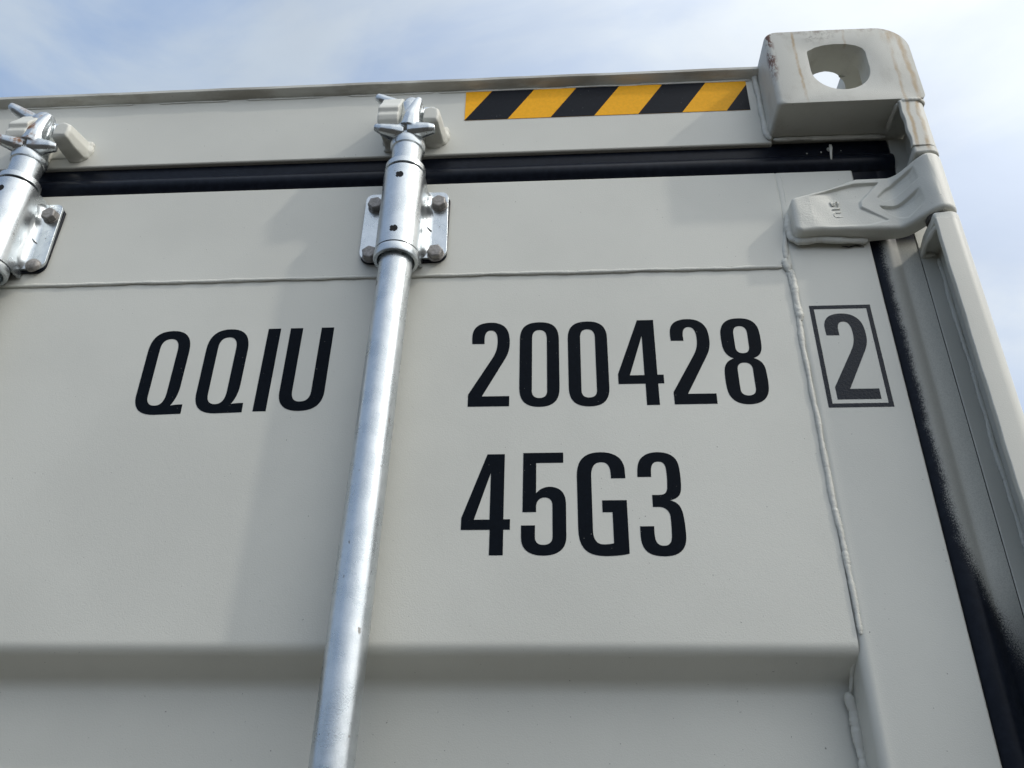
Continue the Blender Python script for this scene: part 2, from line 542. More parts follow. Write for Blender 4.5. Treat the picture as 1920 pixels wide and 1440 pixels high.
# header beam with flared lip
hd = MB().box(-2276, -163, D, 100, -126, -14)
build("top_header", hd, M['paint'], box, bevel=2.0)
lip = MB()
npt = 160
rings = []
for i in range(npt + 1):
    x = -2276 + (2276 - 166) * i / npt
    wv = 0.5 * math.sin(i * 0.37) + 0.35 * math.sin(i * 0.93 + 1) + random.uniform(-0.15, 0.15)
    rings.append([(x, 54, -15.5), (x, 46.5, -12.6), (x, 42.0 + wv * 0.5, -9.6 + wv), (x, 41.8 + wv * 0.5, -5.8 + wv), (x, 46, -5.2 + wv * 0.4), (x, 70, -5.0), (x, 70, -15), (x, 54, -15)])
lip.loft(rings)
hl = build("header_lip", lip, M['lip'], box, 30)
hdr = [o for o in box.children if o.name.startswith("top_header")][0]
hl.parent = hdr
x = -1120.0
while x < -190:                         # broken bead under the lip
    ln = random.uniform(60, 190)
    bead("weld_bead", [(x, 52.8, -17.2 + random.uniform(-.5, .5)), (min(x + ln, -175), 52.8, -17.2)], 1.5, hdr, wob=0.6)
    x += ln + random.uniform(4, 40)

# corner casting -------------------------------------------------------------
def casting_mesh():
    o_l = arc(-161, -113, 5.5, 270, 180, 5) + arc(-160, -4, 6.5, 180, 90, 5) + [(-90, 3.4)] + arc(-40, -33.5, 36.5, 90, 0, 16)
    o_l += arc(-9.5, -112, 6, 0, -90, 5)
    rings = []
    for y_, ins_ in [(0, 6.5), (0.6, 4.3), (1.9, 1.9), (4.0, 0.5), (6.5, 0.0), (178, 0.0)]:
        rings.append([(min(-100, p[0] + ins_) if p[0] < -150 else p[0], y_, p[1]) for p in o_l])
    body = MB().loft(rings)
    fh = arc(-88.5, -62, 33.5, 0, -180, 20)
    fh = [(p[0], -66 + (p[1] + 62) * 1.0) for p in fh]
    top = [(-122, -37), (-121, -33), (-111, -26.8), (-100, -23.4), (-88.5, -22.2), (-75, -22.9), (-64.5, -26), (-57.5, -31), (-55, -37)]
    cut1 = MB().prism(fh + top, 'y', -6, 45)
    sh = [( -6 + 0, 0)]
    th = arc(-89, 39.5 + 32, 32, 180, 360, 18) + arc(-89, 163.5 - 32, 32, 0, 180, 18)
    cut2 = MB().prism(th, 'z', -45, 8)
    cut3 = MB().box(-133, -26, 27, 152, -92, -27)
    shp = [(y, z) for y, z in arc(90, -62, 36, 90, 270, 14)] + [(y, z) for y, z in arc(114, -62, 36, 270, 450, 14)]
    cut4 = MB().prism(shp, 'x', -40, 8)
    cuts = []
    def mods(o):
        for c_ in (cut1, cut2, cut3, cut4):
            me_ = c_.mesh("cut")
            co = bpy.data.objects.new("cut", me_)
            sc.collection.objects.link(co)
            cuts.append(co)
            bo = o.modifiers.new("b", 'BOOLEAN'); bo.operation = 'DIFFERENCE'; bo.solver = 'EXACT'; bo.object = co
        be = o.modifiers.new("bev", 'BEVEL'); be.width = 0.0026; be.segments = 3; be.limit_method = 'ANGLE'; be.angle_limit = R(38)
    me = baked(body, "corner_casting", mods)
    for c_ in cuts:
        m_ = c_.data
        bpy.data.objects.remove(c_); bpy.data.meshes.remove(m_)
    return me
cme = casting_mesh()
finish(cme, M['casting'], 40)
casting = link("corner_casting", cme, box)
bead("weld_bead", [(-169.5, 52, -4), (-169.8, 52, -60), (-169, 51.5, -110), (-164.5, 50.5, -122)], 4.2, casting, wob=1.6)
bead("weld_bead", [(-162, 52, -121), (-120, 52, -122), (-60, 52.5, -121.5), (-33, 53, -121)], 3.4, casting, wob=1.2)
bead("weld_bead", [(-34, 3, -120), (-22, 0.8, -119.5), (-12, 1.5, -119.5), (-5.5, 7, -119), (-3.8, 20, -119), (-3.8, 60, -119)], 4.2, casting, M['casting'], wob=1.3)
bead("weld_bead", [(-34, 4, -121), (-34, 20, -121), (-33, 45, -121)], 3.4, casting, wob=1.2)
bead("weld_bead", [(-167.5, 44, -8), (-170, 48, -5), (-176, 50, -8)], 4.0, casting, M['lip'], wob=1.0)

# corner post ---------------------------------------------------------------
def post_poly():
    return [(-33.5, 0)] + arc(-18, 14, 14, -90, 0, 8) + [(-4, 150), (-10, 150)] + arc(-18, 14, 8, 0, -90, 6) + [(-33.5, 6)]
def post_rings(z0, z1, step, top_cut=0.0):
    rings = []
    n = max(2, int(abs(z1 - z0) / step))
    for i in range(n + 1):
        z = z0 + (z1 - z0) * i / n
        w_ = 0.25 * math.sin(z / 17) + 0.2 * math.sin(z / 6.1)
        if abs(z) < 200:
            w_ += 0.8 * math.sin(z / 4.2) * 0.6
        r_ = []
        for j, (x, y) in enumerate(post_poly()):
            dx = w_ if x < -30 else 0
            r_.append((x + dx, y, z))
        rings.append(r_)
    return rings
pu = MB().loft(post_rings(-120, -190, 2.5))
post = build("corner_post", pu, M['post'], box, 35, bevel=0.8)
pl = MB().loft(post_rings(-291, -2790, 12))
post_l = build("post_flange", pl, M['postplain'], post, 35, bevel=0.8)
jm = MB().box(-28.2, -9.5, 58.6, 66, ZB, -121).box(-95, -29.6, 64, 70, ZB, -121)
build("jamb_plate", jm, M['postplain'], post, 35, bevel=0.6)
lug = MB()
lp = [(-33, 1.5)] + arc(-17, 14, 13.5, -90, 0, 8) + [(-3.5, 60), (-27, 60)]
lug.prism(lp, 'z', -199.5, -189)
build("hinge_lug", lug, M['post'], post, 35, bevel=2.2, seg=3)
lp2 = [(-32.5, 3)] + arc(-17, 14, 13, -90, 0, 8) + [(-4, 60), (-26, 60), (-30, 40)]
build("hinge_lug", MB().prism(lp2, 'z', -292.5, -282), M['thick'], post, 35, bevel=2.2, seg=3)
bead("weld_bead", [(-29, 8, -295), (-30, 35, -294.5), (-27, 57, -295), (-14, 57, -295)], 3.2, post, wob=1.5)
bead("weld_bead", [(-11.5, 57, -300), (-11.5, 57, -700), (-11.5, 57, -1100)], 2.6, post, wob=1.3, pitch=4)
bead("weld_bead", [(-28.9, 59.4, -300), (-28.9, 59.4, -900)], 0.45, post, M['pin'], wob=0.2)  # dark line added to draw the seam between jamb plates, not a weld

# door ----------------------------------------------------------------------
prof = [(54.6, -300)]
def bend(zc):
    # one trapezoid: face -> back at zc, back -> face 270 lower
    pts = []
    def sm(y0, z0, y1, z1, n=1):
        pts.append((y0, z0)); pts.append((y1, z1))
    return pts
def rounded(poly, r_, n=7):
    res = [poly[0]]
    for i in range(1, len(poly) - 1):
        p = Vector(poly[i]).to_2d(); a = Vector(poly[i - 1]).to_2d(); c_ = Vector(poly[i + 1]).to_2d()
        u = (a - p); v = (c_ - p)
        k_ = min(r_, u.length * 0.48, v.length * 0.48)
        p0 = p + u.normalized() * k_; p1 = p + v.normalized() * k_
        for j in range(n + 1):
            t_ = j / n
            q = p0 * (1 - t_) ** 2 + p * (2 * t_ * (1 - t_)) + p1 * t_ ** 2
            res.append((q.x, q.y))
    res.append(poly[-1])
    return res
YF, YB = 54.8, 96.0
poly = [(YF, -300), (YF, -711.5), (YB, -731.5), (YB, -1010), (YF, -1034), (YF, -1390), (YB, -1414), (YB, -1700), (YF, -1724), (YF, -2080), (YB, -2104), (YB, -2390), (YF, -2414), (YF, ZB + 40)]
prof = rounded(poly, 9)
pn = MB().sheet(prof, 'x', -1135, -171.5, 4)
door = build("door", pn, M['paint'], box, 30)
door['label'] = "right hand door with the black container number"
ra = MB().box(-1135, -167, D, 94, -307.5, -173)
build("door_rail", ra, M['paint'], door, bevel=1.2)
st = [(-80, 96), (-80, D + 1.5), (-81.5, D)] + arc(-163.5, D + 8.5, 8.5, -90, -180, 8) + [(-172, 96)]
build("door_stile", MB().prism(st, 'z', ZB, -173.6), M['paint'], door, 30)
build("door_stile", MB().box(-1215, -1133, D + .5, 96, ZB, -173.6), M['paint'], door, bevel=4)
build("door_rail", MB().box(-1135, -170, D, 94, ZB, ZB + 42), M['paint'], door, bevel=2)
# welds on the door face
bead("weld_bead", [(-1130, D + .6, -307.6), (-900, D + .6, -307.9), (-640, D + .6, -307.6), (-400, D + .6, -308.4), (-178, D + .6, -308.6)], 2.4, door, wob=0.7, pitch=5, rip=0.04, jit=0.05, flat=0.85)
bead("weld_bead", [(-171.2, 54.2, -303), (-172, 54.2, -318), (-170.6, 54.0, -336), (-170.9, 54.2, -380), (-171.3, 54.2, -470), (-170.2, 54.2, -560), (-168.8, 54.2, -640), (-167.8, 54.2, -697)], 2.8, door, wob=1.2, pitch=2.9, rip=0.24, jit=0.10)
bead("weld_bead", [(-170.2, 53.8, -312), (-168.8, 53.6, -326), (-169.8, 53.8, -352), (-169.4, 54.0, -378)], 3.8, door, wob=1.0, pitch=7)
bead("weld_bead", [(-174.5, D + .3, -298), (-173, D - .1, -308), (-171.5, D + .2, -316)], 4.2, door, wob=1.2)
bead("weld_bead", [(-160.5, D + .6, -176), (-160.6, D + .7, -228)], 1.3, door, wob=0.8)
bead("weld_bead", [(-163.6, D + .3, -236), (-167.5, D + .1, -262), (-170.5, D + .1, -282), (-172.2, D, -300)], 2.9, door, wob=1.3, pitch=3)
bead("weld_bead", [(-176.5, 88.5, -738), (-174.2, 90, -752), (-174.2, 90, -800), (-174, 90, -1005)], 4.6, door, wob=1.3, pitch=9)
bead("weld_bead", [(-172.5, 57, -707), (-172.8, 66, -714), (-173, 82, -726), (-175, 88, -738)], 2.6, door, wob=1.0)

# seals ---------------------------------------------------------------------
def seal_prof(a, b_):
    """(offset from outer edge, y): flat lip at the outer side, bulb near the door"""
    return None
gz = [(60, -121), (59.2, -127), (59.3, -138), (59.6, -141.5)]
for i in range(13):
    th = R(150 - 150 * i / 12)
    gz.append((60.5 - 9.0 * math.sin(math.pi * (i + 0.6) / 13.2), -142.0 - 27.5 * i / 12))
gz += [(66, -171), (80, -174)]
seal = build("door_seal", MB().sheet(gz, 'x', -1219, -29.2, 6), M['rubber'], box, 40)
gx = [(-28.9, 66), (-29.2, 59.2), (-46.0, 59.1), (-49.0, 59.6)]
for i in range(13):
    gx.append((-50.0 - 27.0 * i / 12, 60.2 - 6.4 * math.sin(math.pi * (i + 0.6) / 13.2)))
gx += [(-78, 66), (-81, 80)]
vs_ = MB()
zs_l = [-150, -165, -172, -178, -184, -190, -198, -210] + [-240 - 60 * i for i in range(43)]
flat_y = [66, 59.2, 59.1, 59.6] + [59.8] * 13 + [66, 80]
ring_v = []; ring_f = []
for z in zs_l:
    q = max(0.0, min(1.0, (-172 - z) / 34.0)); q = q * q * (3 - 2 * q)
    ring_v += [(x, fy + (y - fy) * q, z) for (x, y), fy in zip(gx, flat_y)]
ng = len(gx)
for j in range(len(zs_l) - 1):
    for i in range(ng - 1):
        ring_f.append((j * ng + i, j * ng + i + 1, (j + 1) * ng + i + 1, (j + 1) * ng + i))
vs_.add(ring_v, ring_f)
build("door_seal", vs_, M['rubber_spray'], box, 40)
drip = MB().tube([(-97.6, 52.0, -132.5), (-98.3, 51.4, -138), (-99.6, 51.2, -147), (-100.6, 51.9, -156.5)], [1.5, 2.0, 1.3, 1.3], 10, 0.05, 0.35)
drip.ball((-98.0, 58.8, -133.5), (2.3, 0.9, 3.4)).ball((-107.3, 58.9, -137.4), (0.9, 0.5, 1.6)).ball((-124, 58.8, -138.9), (0.9, 0.5, 1.1)).ball((-84.2, 58.9, -136), (0.5, 0.4, 0.8))
build("paint_drip", drip, M['paint'], seal, 180)

# hazard tape ---------------------------------------------------------------
TZ1, TZ0, TY = -18.6, -69.0, D - 0.35
tape = build("hazard_tape", MB().prism([(-532.2, TZ0), (-182.2, TZ0), (-181.6, TZ1), (-532.2, TZ1)], 'y', D - 0.30, D), M['tapeyellow'], box)
tb = [-532.2, -478.7, -425.4, -371.8, -317.9, -264.4, -210.6]
bounds = [(b_, b_ + 32.8) for b_ in tb]           # (x at bottom, x at top)
def clip_poly(poly, xmax):
    res = []
    for i in range(len(poly)):
        a = poly[i]; c_ = poly[(i + 1) % len(poly)]
        if a[0] <= xmax: res.append(a)
        if (a[0] - xmax) * (c_[0] - xmax) < 0:
            t_ = (xmax - a[0]) / (c_[0] - a[0]); res.append((xmax, a[1] + t_ * (c_[1] - a[1])))
    return res
stripes = [([(-532.2, TZ0), (bounds[0][1], TZ1), (-532.2, TZ1)], 'tapeyellow')]
for i in range(7):
    b0, t0 = bounds[i]
    b1, t1 = bounds[i + 1] if i < 6 else (b0 + 53.4, t0 + 53.4)
    stripes.append(([(b0, TZ0), (b1, TZ0), (t1, TZ1), (t0, TZ1)], 'tapeblack' if i % 2 == 0 else 'tapeyellow'))
for p, mk in stripes:
    p = clip_poly(p, -181.8)
    if mk == 'tapeblack':
        p = [(a + (0.5 if a > -531 and a < -182 else 0), b_) for a, b_ in p]
    y0 = D - (0.62 if mk == 'tapeblack' else 0.55)
    build("stripe", MB().prism(p, 'y', y0, D - 0.32), M[mk], tape)

# lettering -----------------------------------------------------------------
GL = {
 '2': 'M 2.0 74.8 C 1.6 80.6 1.3 84.9 2.3 89.5 C 4.2 98.0 11.5 101.4 20.8 101.3 C 31.8 101.2 38.3 95.5 40.3 86.3 C 41.6 79.6 41.6 73.2 40.8 67.9 C 39.8 61.6 37.7 57.5 35.3 52.9 L 14.1 11.9 L 41.9 11.8 L 41.9 0.2 L 0.1 0.2 L 0.0 14.2 L 23.0 55.7 C 26.9 63.0 28.7 68.2 28.5 77.8 C 28.3 86.9 26.0 91.3 21.1 91.3 C 16.5 91.3 14.7 87.0 14.7 80.3 L 14.9 74.6 Z',
 '0': 'M 0.0 80.7 C 0.2 95.8 6.5 101.7 20.4 101.7 C 34.3 101.7 40.6 95.2 40.8 80.5 L 40.8 21.2 C 40.6 6.0 33.5 0.1 20.5 0.1 C 7.6 0.1 0.3 6.0 0.0 21.4 Z M 12.9 82.2 C 13.1 88.9 15.6 91.8 20.4 91.8 C 25.3 91.8 27.9 88.7 28.2 82.0 L 28.2 18.4 C 28.1 12.9 25.5 10.2 20.5 10.2 C 15.4 10.2 12.9 13.0 12.8 18.5 Z',
 '4': 'M 26.9 0.0 L 26.9 24.4 L 0.0 24.4 L 0.0 36.1 L 22.7 101.2 L 39.6 101.2 L 39.5 34.6 L 45.7 34.6 L 45.7 24.4 L 39.6 24.4 L 39.6 0.0 Z M 11.9 34.4 L 26.5 81.6 L 26.5 34.4 Z',
 '8': 'M 11.3 53.1 C 5.5 55.4 1.5 60.5 1.1 71.5 C 0.6 80.6 0.9 85.9 2.0 89.3 C 4.6 98.5 11.3 101.9 21.1 101.9 C 31.3 101.9 37.8 98.0 40.0 88.7 C 41.1 83.0 41.1 73.6 40.8 67.2 C 40.1 58.8 36.8 54.8 31.0 53.1 C 38.0 50.6 41.0 45.8 41.5 38.2 C 42.0 30.7 42.1 24.7 41.5 17.9 C 40.2 6.2 33.0 0.0 20.8 0.0 C 8.9 0.0 1.8 6.0 0.6 18.5 C 0.1 25.6 0.0 32.6 0.5 38.6 C 1.4 47.2 5.2 50.9 11.3 53.1 Z M 14.2 83.3 C 14.4 89.5 16.7 92.1 21.1 92.1 C 25.5 92.1 28.0 89.5 28.2 83.5 L 28.2 67.0 C 28.0 61.4 25.7 59.1 21.1 59.1 C 16.9 59.1 14.5 61.6 14.3 66.9 Z M 13.6 39.6 C 13.8 45.3 16.2 47.9 21.0 47.9 C 25.9 47.9 28.6 45.2 28.7 39.6 L 28.8 18.1 C 28.7 12.5 26.1 9.9 21.2 9.9 C 16.2 9.9 13.9 12.5 13.7 17.6 Z',
 '5': 'M 1.6 102.6 L 40.1 102.6 L 40.1 91.9 L 14.1 91.9 L 14.0 60.7 C 17.4 65.1 21.8 67.2 26.9 67.2 C 36.3 66.9 42.1 61.4 42.0 49.4 L 41.8 17.7 C 41.5 5.7 33.6 0.0 20.7 0.0 C 7.7 0.0 0.3 5.9 0.1 16.7 L 0.0 28.9 L 13.0 28.9 L 12.9 17.9 C 12.9 12.8 15.5 10.2 20.7 10.2 C 26.1 10.2 29.0 12.7 29.1 18.4 L 29.2 48.2 C 29.2 53.5 26.4 56.4 22.0 56.4 C 17.4 56.4 14.2 53.0 14.0 47.7 L 14.0 41.9 L 1.2 41.9 Z',
 'G': 'M 45.8 75.8 L 32.2 75.8 C 32.1 80.3 32.0 83.7 31.5 85.8 C 30.4 90.7 27.4 92.6 23.4 92.6 C 17.6 92.6 13.9 88.8 13.7 78.5 L 13.6 24.4 C 13.6 15.4 16.9 11.1 22.9 11.0 C 27.1 11.0 30.1 11.5 32.2 12.0 L 32.2 41.9 L 23.0 41.9 L 23.0 53.7 L 45.9 53.7 L 45.9 2.2 C 40.4 0.7 33.2 0.0 24.8 0.0 C 8.1 0.1 0.4 6.6 0.1 25.6 L 0.0 78.6 C 0.3 95.3 7.4 103.2 22.9 103.2 C 38.0 103.0 45.3 96.0 45.6 83.6 Z',
 '3': 'M 0.5 77.5 C 0.5 82.0 0.8 86.1 1.6 90.1 C 3.5 98.6 10.7 103.1 20.8 103.1 C 32.2 102.9 38.6 98.1 40.0 88.4 C 40.8 82.2 41.0 74.1 40.4 66.0 C 39.8 58.7 36.5 55.1 29.0 53.8 C 36.2 52.1 38.9 47.5 40.1 40.3 C 41.0 33.2 41.4 25.6 41.0 17.4 C 40.0 5.5 33.1 0.1 20.7 0.1 C 6.5 0.1 0.3 5.7 0.0 18.9 L 0.0 28.6 L 12.9 28.6 C 12.7 24.5 12.6 20.1 13.2 16.3 C 14.2 11.9 16.6 10.0 20.5 10.0 C 25.6 10.0 27.8 13.0 28.2 19.3 C 28.5 25.7 28.6 32.0 28.4 37.8 C 27.9 44.3 23.0 47.3 18.7 47.3 L 13.0 47.3 L 13.0 59.2 L 19.0 59.2 C 24.5 59.2 27.1 60.8 27.6 67.5 C 28.1 74.2 28.2 79.6 27.8 85.1 C 27.4 90.7 25.2 93.2 20.8 93.2 C 16.4 93.2 14.2 90.1 13.7 84.6 L 13.4 77.5 Z',
 'Q': 'M 0.2 22.4 L 0.0 78.4 C 0.3 95.4 7.8 103.3 22.6 103.3 C 37.5 103.3 45.4 95.0 45.7 77.5 L 45.4 34.2 C 45.3 25.1 43.1 16.8 39.2 11.0 C 43.4 12.1 48.2 12.1 52.2 12.1 L 52.4 1.2 L 24.5 0.4 C 9.0 0.4 1.0 7.2 0.2 22.4 Z M 12.9 22.7 L 12.7 80.3 C 12.8 88.6 16.3 92.9 22.7 92.9 C 29.0 92.9 32.5 88.3 32.6 79.0 L 32.4 26.9 C 32.3 16.0 29.0 11.2 22.5 11.2 C 16.3 11.2 13.0 15.2 12.9 22.7 Z',
 'I': 'M 0.7 101.0 L 14.4 101.0 L 13.8 0.1 L 0.0 0.1 Z',
 'U': 'M 0.6 101.4 L 14.2 101.4 L 13.5 23.4 C 13.6 15.4 16.4 11.2 23.0 11.2 C 29.8 11.2 33.1 15.3 33.4 22.4 L 34.4 101.4 L 48.0 101.4 L 47.4 22.6 C 47.0 7.4 39.2 0.2 23.2 0.2 C 7.5 0.2 0.0 8.3 0.1 22.3 Z',
}
def glyph_mesh(name, paths, thick=0.1):
    """paths: list of closed point lists in (x, z) mm, drawn at the door face; filled with holes, turned to a thin film"""
    cu = bpy.data.curves.new(name, 'CURVE')
    cu.dimensions = '2D'
    cu.fill_mode = 'BOTH'
    cu.extrude = thick / 1000
    for p in paths:
        sp = cu.splines.new('POLY')
        sp.points.add(len(p) - 1)
        for i, (x, z) in enumerate(p):
            sp.points[i].co = (x / 1000, z / 1000, 0, 1)
        sp.use_cyclic_u = True
    o = bpy.data.objects.new(name, cu)
    sc.collection.objects.link(o)
    dg = bpy.context.evaluated_depsgraph_get()
    me = bpy.data.meshes.new_from_object(o.evaluated_get(dg))
    bpy.data.objects.remove(o)
    bpy.data.curves.remove(cu)
    return me
def parse(s_):
    tok = s_.split(); i = 0; res = []; cur = []
    while i < len(tok):
        c_ = tok[i]; i += 1
        if c_ in 'ML':
            if c_ == 'M' and cur: res.append(cur); cur = []
            cur.append((float(tok[i]), float(tok[i + 1]))); i += 2
        elif c_ == 'C':
            q = [float(v) for v in tok[i:i + 6]]; i += 6
            p0 = cur[-1]
            for j in range(1, 11):
                t_ = j / 10; a = (1 - t_) ** 3; b_ = 3 * t_ * (1 - t_) ** 2; d_ = 3 * t_ * t_ * (1 - t_); e = t_ ** 3
                cur.append((a * p0[0] + b_ * q[0] + d_ * q[2] + e * q[4], a * p0[1] + b_ * q[1] + d_ * q[3] + e * q[5]))
        elif c_ == 'Z':
            res.append(cur); cur = []
    if cur: res.append(cur)
    return res
def put_glyph(name, paths, x, z, y, mt, parent, label=None):
    me = glyph_mesh(name, paths)
    # curve plane XY -> container XZ, facing -Y
    for v in me.vertices:
        a, b_, c_ = v.co
        v.co = ((x / 1000 + a) - BASE.x, y / 1000 - c_, (z + H0) / 1000 + b_)
    bm = bmesh.new(); bm.from_mesh(me); bmesh.ops.recalc_face_normals(bm, faces=bm.faces); bm.to_mesh(me); bm.free()
    finish(me, mt, 30)
    o = link(name, me, parent)
    if label: o['label'] = label
    return o
YP = YF - 0.12
dk = 0.0
for ch, x, z, nm in [('Q', -858.6, -477.6, 'letter'), ('Q', -794.8, -477.0, 'letter'), ('I', -731.4, -475.2, 'letter'), ('U', -707.0, -475.6, 'letter'),
                     ('2', -511.4, -474.0, 'digit'), ('0', -459.7, -475.2, 'digit'), ('0', -409.8, -475.6, 'digit'), ('4', -359.8, -475.0, 'digit'), ('2', -305.9, -475.0, 'digit'), ('8', -253.8, -476.0, 'digit'),
                     ('4', -512.3, -627.4, 'digit'), ('5', -456.5, -627.9, 'digit'), ('G', -404.0, -628.6, 'letter'), ('3', -347.5, -629.2, 'digit')]:
    # the first fit was made on a plane 1.7 mm nearer; slide along the sight line
    xs = x + (x - -414.8) * (YF - D) / (D + 678.7)
    zs = z + (z + 50 + 868.4) * (YF - D) / (D + 678.7)
    put_glyph(nm, parse(GL[ch]), xs, zs, YP, M['black'], door, "black painted %s %s" % (nm, ch))
put_glyph("digit", parse(GL['2']), -148.4, -472.4, D - 0.12, M['black_gloss'], door, "shiny black digit 2 inside a thin black frame")
fr = [[(0, 0), (62.2, 0), (62.0, 120.3), (0, 120.3)], [(4.4, 4.4), (4.4, 115.9), (57.6, 115.9), (57.7, 4.4)]]
put_glyph("digit_frame", fr, -158.3, -481.0, D - 0.12, M['black_gloss'], door, "thin black rectangle round the last digit")

# hinge ---------------------------------------------------------------------
def yfront(x):
    if x < -56: return 31.0
    if x < -22:
        t_ = (x + 56) / 34
        return 31 - 33 * (t_ * t_ * (3 - 2 * t_))
    return -2.0
def ztop(x):
    pts = [(-163, -236), (-160.5, -230.5), (-157, -229), (-141, -224.5), (-116.6, -217.5), (-97, -208.5), (-88, -205.5), (-70, -205.0), (-47, -205.2), (-32, -202.5), (-20, -201), (10, -201)]
    for a, b_ in zip(pts, pts[1:]):
        if x <= b_[0]:
            t_ = max(0, (x - a[0]) / (b_[0] - a[0]))
            return a[1] + (b_[1] - a[1]) * t_
    return -201
def zbot(x):
    pts = [(-163, -272), (-160, -276.5), (-156, -278.5), (-137, -277), (-100, -278), (-55, -278.5), (-22, -279.5), (10, -279.5)]
    for a, b_ in zip(pts, pts[1:]):
        if x <= b_[0]:
            t_ = max(0, (x - a[0]) / (b_[0] - a[0]))
            return a[1] + (b_[1] - a[1]) * t_
    return -279.5
R1 = [(-150, -231), (-141, -229.5), (-94, -215.0), (-66, -213.5), (-89.5, -239.5), (-90, -247.5), (-64.5, -266.5), (-84, -272), (-110, -273), (-138, -272.5), (-150, -272.5)]
R2 = [(-70, -234.5), (-60, -224), (-49.4, -216.6), (-36, -211.5), (-34.5, -230), (-47.6, -234), (-64, -241)]
R3 = [(-69.5, -247.3), (-58, -249.2), (-50.1, -247.6), (-36, -242), (-34.5, -262), (-46.6, -269), (-62, -258)]
def inside_dist(p, poly):
    """signed distance, positive inside"""
    x, z = p; ins = False; dm = 1e9
    for i in range(len(poly)):
        ax, az_ = poly[i]; bx_, bz = poly[(i + 1) % len(poly)]
        if (az_ > z) != (bz > z) and x < (bx_ - ax) * (z - az_) / (bz - az_) + ax: ins = not ins
        dx, dz = bx_ - ax, bz - az_
        t_ = max(0, min(1, ((x - ax) * dx + (z - az_) * dz) / (dx * dx + dz * dz)))
        dm = min(dm, math.hypot(x - ax - t_ * dx, z - az_ - t_ * dz))
    return dm if ins else -dm
def hinge_mesh():
    # front path points: x from -163 to -22 then round the barrel
    path = []
    x = -163.0
    while x < -22.5:
        path.append((x, yfront(x))); x += 0.9
    path += arc(-22, 17, 19, -90, 90, 36)
    NV = 84
    rings = []
    npth = len(path)
    for i, (px, py) in enumerate(path):
        a = path[max(0, i - 1)]; c_ = path[min(npth - 1, i + 1)]
        tx, ty = c_[0] - a[0], c_[1] - a[1]
        l_ = math.hypot(tx, ty); tx /= l_; ty /= l_
        nx, ny = ty, -tx                         # outward (towards the viewer)
        barrel = px >= -22.5 and py > -1.9 or px > -22.2
        th = 24.0 if px < -100 else max(15.0, 24.0 - (px + 100) * 0.14)
        if barrel: th = 14
        zt = ztop(px); zb = zbot(px)
        dl = min(1.0, (px + 163) / 7.0) if px < -100 else 1.0
        front = []
        for j in range(NV + 1):
            z = zt + (zb - zt) * j / NV
            e = min(z - zb, zt - z)
            ro = 5.0
            sag = 0
            if e < ro: sag = ro - math.sqrt(max(0, ro * ro - (ro - e) ** 2))
            if px < -156: sag += 5.0 * (1 - math.sqrt(max(0, 1 - (1 - dl) ** 2)))
            if not barrel:
                for pol, dep in ((R1, 3.6), (R2, 3.4), (R3, 3.4)):
                    d_ = inside_dist((px, z), pol)
                    s_ = max(0, min(1, (d_ + 1.0) / 2.0)); s_ = s_ * s_ * (3 - 2 * s_)
                    fade = 1.0
                    if pol is not R1: fade = max(0, min(1, (-33 - px) / 8))
                    # floors rise gently towards the foot of each pocket
                    low = min(q[1] for q in pol); hi = max(q[1] for q in pol)
                    fl = max(0.0, min(1.0, (z - low) / (hi - low) * 1.5))
                    if pol is R1: fade = max(0.0, min(1.0, (px + 143) / 26))
                    sag += dep * s_ * fade * (0.25 + 0.75 * fl)
                # raised maker's patch, left end
                if -158 < px < -141 and -268 < z < -236:
                    sag += random.uniform(-.16, .16)
                sag += 0.18 * math.sin(px / 5.1 + z / 7.3)
            front.append((px - nx * sag, py - ny * sag, z))
        back = []
        for j in (1.0, 0.75, 0.5, 0.25, 0.0):
            z = zt + (zb - zt) * j
            back.append((px - nx * th, py - ny * th, z))
        rings.append(front + back)
    mb = MB().loft(rings)
    return mb
hinge = build("hinge", hinge_mesh(), M['thick'], box, 50)
hp = MB().lathe_z(-22, 17, [(12, -204), (12, -284)], 24)
build("hinge_pin", hp, M['pin'], hinge)
bead("weld_bead", [(-162, 50, -236), (-165, 49.5, -258), (-164, 49, -274), (-157, 47, -279.5), (-135, 45.5, -279), (-115, 46, -280), (-100, 47.5, -280), (-84, 49, -279)], 5.0, hinge, wob=1.4, pitch=40)
bead("weld_bead", [(-161, 51, -232), (-140, 51, -223), (-112, 51, -211)], 2.6, hinge, wob=1.0)
bead("crack", [(-112, 50.5, -285.2), (-104, 51, -286.2), (-97, 51.2, -284.6), (-88, 51.8, -285.6)], 0.8, hinge, M['hole'], wob=1.2)
# cast-in letters, turned a quarter
def rel_letter(ch, pts, y):
    mb = MB()
    for a, b_ in zip(pts, pts[1:]):
        mb.tube([(a[0], y, a[1]), (b_[0], y, b_[1])], 0.85, 8)
    for a in pts:
        mb.ball((a[0], y, a[1]), 0.85, 8)
    o = build("raised_letter", mb, M['thick'], hinge, 180)
    o['label'] = "small raised letter %s cast into the hinge" % ch
yl = 33.0
# S, I, U read downwards with their tops to the right
rel_letter('S', [(-113.6, -243.0), (-112.8, -238.3), (-114.6, -237.4), (-116.4, -238.3), (-116.8, -242.0), (-118.4, -243.2), (-120.4, -242.3), (-120.6, -238.0)], yl)
rel_letter('I', [(-112.4, -247.6), (-120.4, -248.9)], yl)
rel_letter('U', [(-112.6, -253.0), (-118.4, -253.8), (-120.0, -255.6), (-119.6, -258.8), (-117.6, -260.2), (-111.4, -259.4)], yl)

